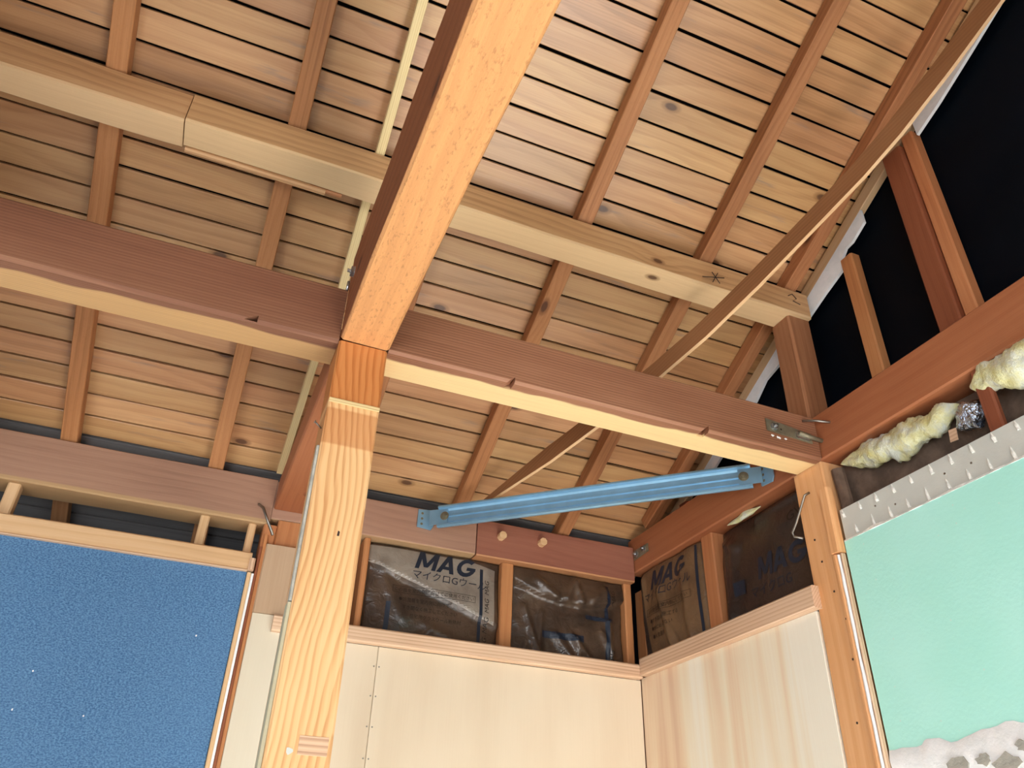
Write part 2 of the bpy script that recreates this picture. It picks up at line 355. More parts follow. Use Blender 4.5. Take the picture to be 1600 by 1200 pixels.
def hexbolt(parent, c, nrm, up=(0, 0, 1), r=0.009, square=False, mat=None):
    b = prism('bolt', c, nrm, up, rect(r * 2, r * 2) if square else ngon(r, 6), 0.008, mat or M['bolt'], parent)
    n = Vector(nrm).normalized()
    prism('washer', Vector(c) - n * 0.0005, nrm, up, ngon(r * 1.5, 14), 0.002, mat or M['bolt'], b)
    prism('bolt_tip', Vector(c) + n * 0.008, nrm, up, ngon(r * 0.5, 10), 0.007, mat or M['bolt'], b)
    return b

S = 0.51
def zr(y): return 1.05 + S * (2.3 - y)      # underside of the rafters
def zb(y): return zr(y) + 0.055             # underside of the roof boards

# ------------------------------------------------------------------ the setting
ridge, eave = -0.30, 3.02
XL, XR = -2.6, 1.512
def slab(name, quads, th, mat, **k):
    V = []; F = []
    for q in quads:
        b = len(V); V += [(x, y, z) for x, y, z in q] + [(x, y, z + th) for x, y, z in q]
        F += [(b + 3, b + 2, b + 1, b), (b + 4, b + 5, b + 6, b + 7)] + [(b + i, b + (i + 1) % 4, b + 4 + (i + 1) % 4, b + 4 + i) for i in range(4)]
    o = bpy.data.objects.new(name, mesh(name, V, F, mat)); return link(o, T((0, 0, 0)), **k)

ceiling = slab('ceiling', [[(XL, ridge, zb(ridge) + .020), (XR + .02, ridge, zb(ridge) + .020), (XR + .02, eave, zb(eave) + .020), (XL, eave, zb(eave) + .020)]], 0.02, M['dark'],
               kind='structure', label='underside of the sloping roof, brown boards on rafters with dark gaps')
zrr = zb(ridge) + .02
slab('ceiling_rear', [[(XL, ridge - 3.0, zrr - 1.5), (XR + .02, ridge - 3.0, zrr - 1.5), (XR + .02, ridge - .004, zrr), (XL, ridge - .004, zrr)]], 0.03, M['board'], kind='structure', label='far slope of the boarded roof behind the viewer')
slab('shade_slab_left', [[(XL, -3.3, .865), (-.78, -3.3, .865), (-.78, 2.25, .865), (XL, 2.25, .865)]], 0.03, M['ply'], kind='structure', label='unseen flat slab added at the left to shade the upper left roof')  # slab added out of view to darken the upper-left boards
slab('floor', [[(XL, -3.3, -H - .05), (XR + .02, -3.3, -H - .05), (XR + .02, 2.42, -H - .05), (XL, 2.42, -H - .05)]], 0.05, M['floor'], kind='structure', label='pale floor of the room')

# roof boards: every row its own boards, grain along X, butt joints over rafters
RAF = [(-1.27, -1.225), (-0.868, -0.823), (-0.466, -0.421), (-0.062, -0.018), (0.326, 0.371), (0.714, 0.758), (1.102, 1.145), (1.402, 1.442)]
tilt = math.atan(S)
pitch = 0.0675; cy = math.sqrt(1 + S * S)
Rb = Matrix.Rotation(-tilt, 3, 'X')
for k in range(-18, 32):
    yc = 0.9215 + pitch * (k + 0.5)
    joints = [XL] + sorted(random.sample([-1.247, -0.845, -0.443, 0.348, 0.736, 1.123], 2)) + [XR]
    if abs(yc - 0.72) < 0.25: joints = [XL, -0.443, 0.348, XR]
    old = yc > 2.325
    for a, b in zip(joints[:-1], joints[1:]):
        gap = random.uniform(0.0052, 0.0076); wd = pitch * cy - gap
        seg = max(3, int((b - a) / 0.16)); sd = random.random() * 90
        V = []; F = []
        cup = random.uniform(-0.0006, 0.0016)
        wav = 0.0016 if random.random() < .75 else 0.0045
        for i in range(seg + 1):
            x = a + 0.0008 + (b - a - 0.0016) * i / seg - (a + b) / 2
            e0 = noise.noise(Vector((x * 2.5 + sd, 1.3, 0))) * wav; e1 = noise.noise(Vector((x * 2.5 + sd, 7.7, 0))) * wav
            zz = noise.noise(Vector((x * 1.1 + sd, 3.1, 0))) * 0.0012
            y0, y1 = -wd / 2 + max(e0, -0.0006), wd / 2 + min(e1, 0.0006)
            V += [(x, y0, zz + 0.0010), (x, y0 + .0012, zz), (x, 0, zz + cup), (x, y1 - .0012, zz), (x, y1, zz + .0010), (x, y1, zz + .011), (x, y0, zz + .011)]
        for i in range(seg):
            for j in range(7):
                p, q = i * 7 + j, i * 7 + (j + 1) % 7
                F.append((p, p + 7, q + 7, q))
        F += [tuple(range(7)), tuple(range(seg * 7 + 6, seg * 7 - 1, -1))]
        o = bpy.data.objects.new('roof_board', mesh('roof_board', V, F, M['board_old'] if old else M['board']))
        link(o, T(((a + b) / 2, yc, zb(yc)), Rb), ceiling)

# outer sheathing of the walls (closes the building, seen black in the gable)
def boxes(name, bs, mat, **k):
    V = []; F = []
    for (x0, x1, y0, y1, z0, z1) in bs:
        b = len(V); V += [(x0, y0, z0), (x1, y0, z0), (x1, y1, z0), (x0, y1, z0), (x0, y0, z1), (x1, y0, z1), (x1, y1, z1), (x0, y1, z1)]
        F += [(b + 3, b + 2, b + 1, b), (b + 4, b + 5, b + 6, b + 7), (b, b + 1, b + 5, b + 4), (b + 1, b + 2, b + 6, b + 5), (b + 2, b + 3, b + 7, b + 6), (b + 3, b, b + 4, b + 7)]
    o = bpy.data.objects.new(name, mesh(name, V, F, mat)); return link(o, T((0, 0, 0)), **k)
# gable wall with the window opening low down beside the viewer; top follows the roof
gv = [(2.42, -H), (1.2, -H), (1.2, 0.14), (-1.6, 0.14), (-1.6, -H), (-3.3, -H), (-3.3, zrr - 1.52), (ridge, zrr - .002), (3.0, zb(3.0) + .018), (3.0, 0.4), (2.42, 0.4)]
n = len(gv)
V = [(1.514, y, z) for y, z in gv] + [(1.534, y, z) for y, z in gv]
F = [tuple(range(n)), tuple(range(2 * n - 1, n - 1, -1))] + [(i, (i + 1) % n, n + (i + 1) % n, n + i)[::-1] for i in range(n)]
gable = link(bpy.data.objects.new('wall_gable', mesh('wall_gable', V, F, M['black'])), T((0, 0, 0)), kind='structure', label='black membrane closing the gable behind the studs')
wall_back = boxes('wall_back', [(XL, 1.514, 2.42, 2.44, -H, 0.80), (0.252, 1.514, 2.408, 2.42, -H, 0.93), (XL, 1.514, 3.0, 3.02, 0.2, zb(3.0))], M['black'], kind='structure', label='back wall of the corner, pale plywood below the rail')
wall_right = boxes('wall_right', [(1.42, 1.512, -3.3, 1.32, 0.14, 0.72), (1.42, 1.512, 1.2, 1.31, -H, 0.14)], M['felt'], kind='structure', label='right wall with mint plaster beside the post')
wall_left = boxes('wall_left', [(XL, 0.12, 2.305, 2.40, -H, 0.70)], M['dark'], kind='structure', label='left part of the back wall, blue sand plaster under a batten')

def panel(name, x0, x1, y0, y1, z0, z1, mat, parent, **k):
    return block(name, x0, x1, y0, y1, z0, z1, 'Z', mat, parent, seg=6, wob=0.0, ch=0.0015, **k)
panel('plywood_panel', 0.253, 0.5178, 2.296, 2.408, -H, 0.5855, M['ply'], wall_back)
panel('plywood_panel', 0.5190, 1.3915, 2.296, 2.408, -H, 0.5855, M['ply'], wall_back)
for z in (0.53, 0.45, 0.37, 0.29):
    for x in (0.511, 0.526): prism('nail_head', (x, 2.296, z), (0, -1, 0), (0, 0, 1), ngon(.0022, 8), .0006, M['nail'], wall_back)
panel('plywood_panel', 1.393, 1.505, 1.469, 2.296, -H, 0.5915, M['ply_streak'], wall_right, label='streaky cream plywood panel')
panel('plywood_panel', 0.150, 0.252, 2.289, 2.296, -H, 0.632, M['ply_pale'], wall_back, label='narrow pale plywood panel')
block('plank', 0.150, 0.252, 2.284, 2.296, 0.633, 0.832, 'Z', M['plank_grey'], wall_back, label='short grey-brown plank with two knots', seg=3)
blue = panel('blue_panel', XL, 0.113, 2.283, 2.305, -H, 0.740, M['blue'], wall_left)
for i, (x, z) in enumerate([(-0.33, 0.42), (-0.19, 0.33), (-0.345, 0.33), (0.02, 0.55), (-0.08, 0.18)]):
    prism('plaster_fleck', (x, 2.2835, z), (0, -1, 0), (0, 0, 1), [(a * random.uniform(.5, 1.0), b * random.uniform(.6, 1.3)) for a, b in ngon(0.0026, 7)], 0.0008, M['white'], blue, label='white plaster fleck')

# mint plaster on plasterboard, right wall
mint = panel('mint_panel', 1.392, 1.42, -2.0, 1.336, 0.14, 0.7215, M['mint'], wall_right, label='mint green plaster')
pb = panel('plasterboard_strip', 1.396, 1.408, -2.0, 1.334, 0.712, 0.801, M['board_grey'], wall_right, label='bare grey plasterboard strip with torn white rows')
def tear(y, z, h, parent, wd=0.007, x=1.396):
    V = []; F = []; n = 5
    for i in range(n + 1):
        f = i / n; zz = (f - .5) * h; a = wd * (1 - f ** 1.6) * (.55 + .6 * random.random()) * .5 + .0012; d = 0.0042 * math.sin(math.pi * min(1, .25 + f * .75)) * random.uniform(.7, 1.2) + .0006
        s = (f - .5) * .004
        V += [(0.002, -a + s, zz), (-d, -a * .4 + s, zz), (-d * .9, a * .4 + s, zz), (0.002, a + s, zz)]
    for i in range(n):
        for j in range(3): p = i * 4 + j; F.append((p, p + 1, p + 5, p + 4))
    F += [(3, 2, 1, 0), (n * 4, n * 4 + 1, n * 4 + 2, n * 4 + 3)]
    link(bpy.data.objects.new('plaster_tear', mesh('plaster_tear', V, F, M['white_rough'])), T((x, y, z)), parent)
for y in (1.323, 1.268, 1.217, 1.165, 1.114, 1.059, 1.007, 0.955, 0.903, 0.85, 0.80): tear(y, 0.789, random.uniform(.020, .026), pb, .009)
for y in (1.293, 1.24, 1.188, 1.137, 1.084, 1.029, 0.978, 0.928, 0.875, 0.822): tear(y, 0.741, random.uniform(.022, .034), pb)
for y, z in ((1.225, .77), (1.17, .752), (1.03, .765), (.965, .76)):
    prism('nail_head', (1.396, y, z), (-1, 0, 0), (0, 0, 1), ngon(.0024, 8), .0008, M['nail'], pb)
# crumbly ridge of plaster left along the foot of the strip
V = []; F = []; n = 90
for i in range(n + 1):
    y = 1.334 - i * 0.0072; d = 0.002 + 0.006 * abs(noise.noise(Vector((y * 40, .5, 0)))); h = 0.003 + 0.009 * abs(noise.noise(Vector((y * 26, 4.5, 0))))
    V += [(0.006, y, -0.003), (-d, y, -0.001), (-d * .6, y, h * .7), (0.006, y, h)]
for i in range(n):
    for j in range(3): p = i * 4 + j; F.append((p, p + 1, p + 5, p + 4))
link(bpy.data.objects.new('plaster_ridge', mesh('plaster_ridge', V, F, M['white_rough'])), T((1.394, 0, 0.7215)), wall_right)
# white filler patch torn off below
top = [(1.3345, 0.266), (1.32, 0.265), (1.30, .267), (1.278, 0.265), (1.262, .264), (1.249, 0.266), (1.241, .273), (1.234, 0.275), (1.204, 0.273), (1.18, 0.262), (1.165, .2625), (1.147, 0.267), (1.13, .270), (1.108, 0.275), (1.09, .2745), (1.074, 0.276), (1.055, .281), (1.04, 0.280), (1.023, 0.274), (0.99, .276), (.95, .27), (.8, .275)]
V = []; F = []; m = 7
for y, z in top:
    for j in range(m):
        zz = z + (0.155 - z) * j / (m - 1); d = (0.0006 if j == 0 else 0.004 + 0.004 * noise.noise(Vector((y * 22, zz * 30, 2))))
        V.append((-d, y, zz))
for i in range(len(top) - 1):
    for j in range(m - 1): p = i * m + j; F.append((p, p + 1, p + m + 1, p + m))
link(bpy.data.objects.new('plaster_patch', mesh('plaster_patch', V, F, M['white'], True)), T((1.392, 0, 0)), wall_right, label='rough white filler along the torn foot of the mint plaster')
for (yy, zz, a, b, s) in ((1.17, .222, .026, .018, 1), (1.115, .225, .018, .012, 2), (1.03, .238, .016, .012, 3), (1.07, .212, .03, .02, 4)):
    prism('mortar_scab', (1.3885, yy, zz), (-1, 0, 0), (0, 0, 1), [(a * c * random.uniform(.55, 1.1), b * q * random.uniform(.55, 1.1)) for c, q in ngon(1, 13)], .004, M['mortar'], wall_right, label='grey mortar showing through the filler')

# rails and trims
block('trim_1', 0.208, 1.383, 2.268, 2.296, 0.586, 0.630, 'X', M['rail'], kind='structure', label='pink striped timber rail capping the back plywood', wob=.0008)
block('trim_2', 1.372, 1.3995, 1.449, 2.2665, 0.592, 0.648, 'Y', M['rail'], kind='structure', label='pink striped timber rail capping the right plywood', wob=.0008)
tr3 = block('trim_3', XL, 0.117, 2.272, 2.36, 0.744, 0.796, 'X', M['batten'], kind='structure', label='pale batten over the blue plaster', wob=.001)
block('batten_lip', XL, 0.112, 2.270, 2.284, 0.7395, 0.7435, 'X', M['rail'], tr3)
block('batten_end_block', 0.112, 0.128, 2.262, 2.283, 0.742, 0.776, 'Z', M['rail'], tr3, label='small notched block at the batten end', seg=2)
# moulding down the right edge of the blue plaster
tr4 = block('trim_4', 0.1135, 0.1245, 2.274, 2.30, -H, 0.738, 'Z', M['batten'], kind='structure', label='worn bead moulding beside the blue plaster', ch=.003)
block('white_edge', 0.1250, 0.1315, 2.276, 2.30, -H, 0.736, 'Z', M['white'], tr4, label='white plasterboard edge', ch=.001)
block('brown_fillet', 0.1322, 0.1395, 2.281, 2.30, -H, 0.82, 'Z', M['stud_dark'], tr4, label='dark brown fillet', ch=.001)
block('brown_fillet', 0.1400, 0.1495, 2.286, 2.30, -H, 0.86, 'Z', M['stud'], tr4, label='orange brown fillet', ch=.001)

# ------------------------------------------------------------------ main timbers
post = block('timber_post', 0.148, 0.250, 1.350, 1.452, -H, 0.9455, 'Z', M['post'], label='pale square timber post standing in the middle, orange at its top', cat='post', org=True, wob=.0008)
block('ceiling_line_strip', 0.1485, 0.2495, 1.346, 1.3505, 0.796, 0.806, 'X', M['strip'], post, label='thin pale strip across the post')
block('inlay_patch', 0.197, 0.243, 1.3488, 1.3508, 0.168, 0.196, 'X', M['rail'], post, label='scraped pale rectangle with white residue')
prism('residue', (0.184, 1.3498, 0.172), (0, -1, 0), (0, 0, 1), [(a * random.uniform(.5, 1.3), b * random.uniform(.4, 1)) for a, b in ngon(.0065, 11)], .0006, M['board_grey'], post, label='pale residue smear')
prism('residue', (0.232, 1.3498, 0.140), (0, -1, 0), (0, 0, 1), [(a * random.uniform(.5, 1.2), b * random.uniform(.5, 1.2)) for a, b in ngon(.006, 11)], .0006, M['board_grey'], post, label='pale residue smear')
prism('split', (0.207, 1.3496, 0.531), (0, -1, 0), (0, 0, 1), [(-.002, -.004), (.002, -.004), (.0025, .004), (-.001, .006)], .0006, M['pencil'], post, label='dark nail hole')
# grey backer board and white edge still fixed to the left side of the post
block('backer_strip', 0.1415, 0.1478, 1.354, 1.385, -H, 0.40, 'Z', M['backer'], post, label='grey plasterboard edge left on the post side', ch=.001)
block('backer_strip', 0.1425, 0.1478, 1.354, 1.368, 0.402, 0.700, 'Z', M['mortar'], post, label='torn white plaster edge on the post side', ch=.001)
tube('nail', [(0.148, 1.385, 0.753), (0.133, 1.380, 0.762)], .0016, M['nail'], parent=post); tube('nail_head', [(0.1335, 1.380, 0.762), (0.1325, 1.380, 0.7625)], .0038, M['nail'], parent=post)

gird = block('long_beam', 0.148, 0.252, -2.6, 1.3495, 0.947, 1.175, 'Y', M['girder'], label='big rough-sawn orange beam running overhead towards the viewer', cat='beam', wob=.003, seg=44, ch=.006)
hexbolt(gird, (0.148, 1.305, 1.094), (-1, 0, 0), square=True, r=.008)
tube('bolt_rod', [(0.142, 1.322, 1.078), (0.142, 1.326, 1.058)], .003, M['bolt'], parent=gird)
hexbolt(gird, (0.252, 1.322, 1.03), (1, 0, 0), square=True, r=.008, mat=M['zinc'])
back_g = block('short_beam', 0.150, 0.250, 1.4575, 2.2985, 0.947, 1.05, 'Y', M['girder_red'], label='short orange beam from the middle post back to the wall', cat='beam')

zt = 0.947
tl = block('tie_beam', -1.6, 0.1475, 1.352, 1.452, zt - .006, 1.083, 'X', M['tie_left'], label='dark red cross beam left of the middle post', cat='beam', wob=.002, seg=30, ch=.007)
trr = block('tie_beam', 0.2525, 1.3935, 1.350, 1.452, zt, 1.074, 'X', M['tie'], label='dark red cross beam right of the middle post, pale underneath', cat='beam', wob=.0015, seg=24, ch=.006)
def notch(o, xc, side=1, w_=.022, h_=.020):
    L = o.matrix_basis.translation.x; zc = o.matrix_basis.translation.z - H
    x = xc - L; z = (zt - zc) - .004
    return [(x - w_ / 2, z), (x + w_ / 2, z), (x + w_ / 2 * side, z + h_)]
hw = (1.452 - 1.350) / 2
cut(trr, [notch(trr, 0.530), notch(trr, 1.040)], -hw - .02, -hw + .030)
cut(tl, [notch(tl, -0.030, 1, .026, .014)], -hw - .02, -hw + .030)
for x, z, r in ((1.245, 0.983, .005), (1.262, .981, .007), (1.285, .982, .0045)):
    prism('plaster_dab', (x, 1.3495, z), (0, -1, 0), (0, 0, 1), [(a * random.uniform(.6, 1.2), b * random.uniform(.3, .8)) for a, b in ngon(r, 8)], .001, M['white'], trr, label='dab of white plaster')
plate = prism('strap_plate', (1.300, 1.3485, 1.006), (0, -1, 0), (0, 0, 1), [(-.072, -.012), (.068, -.020), (.068, .008), (-.072, .022)], .003, M['zinc'], trr, label='grey metal strap plate')
hexbolt(plate, (1.250, 1.3455, 1.007), (0, -1, 0), square=True, r=.007)
tube('strap_bolt', [(1.325, 1.3405, 1.004), (1.395, 1.3395, 0.998)], .006, M['zinc'], parent=plate); prism('strap_sleeve', (1.338, 1.3455, 1.000), (0, -1, 0), (0, 0, 1), rect(.040, .017), .004, M['bolt'], plate)
prism('bolt_hole', (1.272, 1.3456, 1.005), (0, -1, 0), (0, 0, 1), ngon(.003, 10), .0004, M['pencil'], plate)
tube('long_nail', [(1.352, 1.349, 1.052), (1.372, 1.325, 1.045), (1.396, 1.300, 1.033)], .0032, M['nail'], label='long steel spike driven in beside the strut foot', cat='nail')

# eave beam over the back wall: left run, middle, red right piece
def eave_sec(wd, z0, z1, lo):   # top planed to the rafters' slope
    c = (z0 + z1) / 2; a = wd / 2
    return [(-a + .004, z0 - c), (a - .004, z0 - c), (a, z0 - c + .004), (a, lo - c), (-a + .003, z1 - c), (-a, z1 - c - .003), (-a, z0 - c + .004)]
k1 = block('eave_beam', -2.2, 0.1465, 2.300, 2.402, 0.898, 1.043, 'X', M['keta'], label='weathered brown beam on the back wall above the blue plaster', cat='beam', wob=.003, seg=26, sec=eave_sec(.102, .898, 1.043, .990))
block('eave_beam', 0.1475, 0.800, 2.300, 2.402, 0.9165, 1.040, 'X', M['keta'], label='brown beam on the back wall behind the middle post, steel brace bolted on', cat='beam', wob=.002, sec=[(-.047, -.0617), (.047, -.0617), (.051, -.0577), (.051, .010), (-.048, .0617), (-.051, .0587), (-.051, -.0577)])
k3 = block('eave_beam', 0.803, 1.3925, 2.298, 2.402, 0.914, 1.040, 'X', M['keta_red'], label='dark red beam piece in the back corner with two wooden pegs', cat='beam', wob=.002, sec=[(-.048, -.063), (.048, -.063), (.052, -.059), (.052, .010), (-.049, .063), (-.052, .060), (-.052, -.059)])
for x, z in ((0.886, 0.989), (1.033, 0.992)):
    prism('wooden_peg', (x, 2.2985, z), (0, -1, 0), (0, 0, 1), ngon(.0135, 8, .3), .024, M['batten'], k3, label='pale octagonal peg end')
tube('bent_nail', [(0.105, 2.302, 0.955), (0.118, 2.262, 0.93), (0.160, 2.262, 0.852)], .0042, M['nail'], label='big steel nail hanging from the beam above the blue plaster', cat='nail')

# gable beam, right post, back post
gb = block('gable_beam', 1.3965, 1.497, -3.0, 2.335, 0.951, 1.078, 'Y', M['girder_red'], label='long red-orange beam along the top of the right wall', cat='beam', wob=.0015, seg=36, sec=[(-.046, -.0635), (.046, -.0635), (.050, -.0595), (.050, .0595), (.046, .0635), (-.046, .0635), (-.050, .0595), (-.050, -.0595)])
pl2 = prism('strap_plate', (1.3955, 2.248, 1.010), (-1, 0, 0), (0, 0, 1), [(-.047, -.018), (.047, -.014), (.047, .014), (-.047, .016)], .003, M['zinc'], gb, label='grey metal strap plate in the back corner')
hexbolt(pl2, (1.3925, 2.275, 1.008), (-1, 0, 0), square=True, r=.007); hexbolt(pl2, (1.3925, 2.224, 1.012), (-1, 0, 0), square=True, r=.007)
rp = block('timber_post', 1.3955, 1.495, 1.360, 1.466, -H, 0.9495, 'Z', M['post_right'], label='orange timber post standing at the edge of the mint wall', cat='post', org=True, wob=.0012)
block('corner_batten', 1.371, 1.395, 1.3372, 1.3655, 0.695, 0.862, 'Z', M['post_right'], rp, label='rough batten end nailed on the post', wob=.003, org=True)
block('corner_batten', 1.374, 1.395, 1.352, 1.364, -H, 0.692, 'Z', M['post_right'], rp, label='long batten nailed down the post', wob=.0015, org=True)
block('corner_batten', 1.378, 1.391, 1.3372, 1.3425, -H, 0.692, 'Z', M['rail'], rp, label='pinkish batten against the mint plaster', org=True)
V = []; F = []; n = 60
for i in range(n + 1):
    z = 0.690 - i * .015; a = .0035 + .003 * noise.noise(Vector((z * 14, 0, 1))); d = .002 + .0015 * noise.noise(Vector((z * 30, 3, 1)))
    V += [(0.003, -a, z), (-d, -a * .5, z), (-d, a * .5, z), (.003, a, z)]
for i in range(n):
    for j in range(3): p = i * 4 + j; F.append((p, p + 1, p + 5, p + 4))
link(bpy.data.objects.new('plaster_bead', mesh('plaster_bead', V, F, M['white'], True)), T((1.3775, 1.3472, 0)), rp, label='ragged white plaster line')
for y, z in ((1.42, .70), (1.40, .62), (1.38, .55), (1.43, .76), (1.385, .46), (1.41, .33)):
    prism('nail_hole', (1.395, y, z), (-1, 0, 0), (0, 0, 1), ngon(.0028, 8), .0006, M['pencil'], rp)
tube('hook', [(1.394, 1.416, 0.884), (1.385, 1.425, .878), (1.383, 1.470, 0.818), (1.384, 1.492, 0.800), (1.386, 1.488, .788), (1.3945, 1.468, 0.778)], .0032, M['nail'], label='bent steel wire hook stuck in the post beside the mint wall', cat='hook')
block('timber_post', 0.172, 0.252, 2.300, 2.402, -H, 0.9155, 'Z', M['stud'], label='orange post in the back wall right behind the middle post', cat='post')
block('stud', 0.133, 0.1705, 2.300, 2.40, -H, 0.8965, 'Z', M['stud'], label='orange stud beside the upper right corner of the blue plaster', cat='stud')

block('timber_post', 1.450, 1.497, 2.345, 2.402, -H, 0.9120, 'Z', M['stud'], label='orange corner post behind the tan batt', cat='post')
# purlin and its strut
psec = [(-.040, -.046), (.036, -.046), (.042, -.040), (.042, .004), (-.038, .046), (-.042, .042), (-.042, -.040)]
pl = block('purlin', -1.8, -0.275, 1.360, 1.444, 1.430, 1.522, 'X', M['purlin'], label='left piece of the knotty purlin under the rafters, splintered at its end', cat='beam', wob=.005, seg=22, sec=psec)
pr = block('purlin', -0.272, 1.470, 1.352, 1.436, 1.428, 1.522, 'X', M['purlin'], label='right piece of the knotty purlin under the rafters, resting on the strut', cat='beam', wob=.003, seg=30, sec=psec)
block('splinter', -0.268, 0.06, 1.4375, 1.452, 1.424, 1.452, 'X', M['purlin'], pr, label='splintered tongue at the joint', wob=.004, seg=14)
block('tenon', -0.07, 0.10, 1.4375, 1.451, 1.428, 1.450, 'X', M['rafter'], pr, label='dark tenon at the joint', wob=.003)
for seg in ([(1.128, 1.447), (1.150, 1.487)], [(1.152, 1.449), (1.130, 1.484)], [(1.095, 1.455), (1.170, 1.476)], [(1.395, 1.488), (1.412, 1.500), (1.425, 1.486), (1.410, 1.474), (1.435, 1.468)]):
    tube('pencil_mark', [(x, 1.3495, z) for x, z in seg], .0012, M['pencil'], 5, parent=pr)
block('strut', 1.394, 1.474, 1.364, 1.442, 1.0785, 1.4275, 'Z', M['strut'], label='short square strut holding up the purlin end at the gable', cat='post', wob=.002, ch=.006)

# rafters
where = ['second rafter beyond the left edge', 'first rafter beyond the left edge', 'reddish rafter nearest the left edge of the roof', 'rafter between the leftmost one and the big orange beam',
         'rafter half hidden behind the middle post', 'rafter just right of the big orange beam, ending above the steel brace', 'rafter crossed by the diagonal wooden brace, second from the gable', 'rafter next to the black gable, partly behind the diagonal brace']
hr = 0.0465
for (a, b), tx in zip(RAF, where):
    ya, yb = ridge + .03, (2.95 if b < 1.3 else 2.235)
    off = (hr / 2) * cy          # centre line above the underside
    span('rafter', ((a + b) / 2, ya, zr(ya) + off), ((a + b) / 2, yb, zr(yb) + off), b - a, hr, M['rafter'], label=tx, cat='rafter', wob=.0012, seg=26, ch=.002)
# gable rafter, plasterboard remnant below it
ya, yb = ridge + .03, 2.235
span('rafter', (1.499, ya, zr(ya) + .022), (1.499, yb, zr(yb) + .022), .022, .040, M['batten'], label='slim pale rafter along the white edge of the gable', cat='rafter', wob=.001, seg=20, ch=.002)
V = []; F = []; m = 0
strip_all = [(0.30, -.012, .085), (.55, -.012, .075), (0.686, -.012, .07), (0.80, -.012, .068), (0.905, -.010, .062), (0.909, -.010, .058), (0.985, -.010, .058), (1.11, -.010, .055), (1.165, -.010, .062), (1.19, -.010, .052), (1.215, -.010, .056), (1.218, -.010, .085), (1.30, -.010, .08), (1.385, -.010, .078), (1.39, -.010, .060), (1.52, -.012, .07), (1.60, -.012, .05), (1.66, -.012, .062), (1.80, -.012, .06), (2.0, -.012, .06)]
for lo_, hi_, tx in ((0, .884, 'torn white plasterboard edge along the upper gable slope, above the thick red stud'), (.99, 2.03, 'torn white plasterboard edge along the lower gable slope, broken and stepped')):
    V = []; F = []; pts_ = [p for p in strip_all if lo_ < p[0] < hi_] + ([(.883, -.01, .062)] if hi_ < 1 else [])
    for y, a, b in pts_:
        for x in (1.4865, 1.4955): V += [(x, y, zr(y) - .002), (x, y, zr(y) - b + .010 + .012 * noise.noise(Vector((y * 30, 0, 0))))]
    for i in range(len(pts_) - 1):
        p = i * 4; q = p + 4
        F += [(p, p + 1, q + 1, q), (p + 2, q + 2, q + 3, p + 3), (p + 1, p + 3, q + 3, q + 1), (p, q, q + 2, p + 2)]
    F += [(0, 2, 3, 1), (len(V) - 4, len(V) - 3, len(V) - 1, len(V) - 2)]
    link(bpy.data.objects.new('plasterboard_remnant', mesh('plasterboard_remnant', V, F, M['white'])), T((0, 0, 0)), label=tx, cat='plasterboard')
# studs in the gable
def gstud(x0, x1, y0, y1, mat, tx, grp=None):
    yc = (y0 + y1) / 2; top = zr(yc) - .02
    return block('gable_stud', x0, x1, y0, y1, 1.0795, top, 'Z', mat, label=tx, cat='stud', group=grp)
gstud(1.462, 1.512, 0.925, 0.985, M['stud_dark'], 'thick dark red stud in front of the black gable')
gstud(1.476, 1.512, 0.888, 0.9235, M['stud'], 'lighter brown stud nailed to the right of the thick red one')
b3 = block('gable_stud', 1.478, 1.511, 1.170, 1.214, 1.0795, 1.540, 'Z', M['stud'], label='slender orange stud standing alone between strut and thick stud', cat='stud')
gstud(1.470, 1.512, 2.06, 2.105, M['stud_dark'], 'dark red stud low in the gable above the steel brace end')

# thin strip along the left of the big beam (two fixed lengths)
def roofline(name, x0, y0, x1, y1, wd, ht, mat, tx, cat, dz=0.0):
    return span(name, (x0, y0, zr(y0) + ht / 2 + dz), (x1, y1, zr(y1) + ht / 2 + dz), wd, ht, mat, label=tx, cat=cat, wob=.001, ch=.0012)
roofline('batten_strip', 0.152, .35, 0.170, 1.745, .022, .042, M['strip'], 'long thin pale batten under the roof left of the big orange beam', 'batten')
roofline('batten_strip', 0.156, 1.76, 0.146, 2.296, .021, .042, M['strip'], 'short pale batten behind the cross beam, ending at the back wall', 'batten', .004)

# ------------------------------------------------------------------ wooden diagonal brace (bent)
low = [(1.371, 0.534, 1.718), (1.327, 0.659, 1.619), (1.279, 0.792, 1.52), (1.243, 0.893, 1.458), (1.138, 1.187, 1.310), (1.08, 1.349, 1.238), (1.026, 1.5, 1.187), (0.951, 1.708, 1.127), (0.883, 1.899, 1.083), (0.78, 2.185, 1.037)]
low = [Vector((1.43, .369, 1.85))] + [Vector(p) for p in low]
pd = Vector((.595, -1.663, 0)).normalized(); pn = Vector((pd.y, -pd.x, 0))
bw, bh = 0.011, 0.054
arc = [0.0]
for a, b in zip(low[:-1], low[1:]): arc.append(arc[-1] + (b - a).length)
V = []; F = []
for i, p in enumerate(low):
    d = (low[min(i + 1, len(low) - 1)] - low[max(i - 1, 0)]).normalized(); u = pn.cross(d).normalized()
    if u.z < 0: u = -u
    hgt = bh if i < len(low) - 1 else 0.016
    for s, t in ((-1, 0), (1, 0), (1, 1), (-1, 1)): V.append(p + pn * (s * bw / 2) + u * (t * hgt))
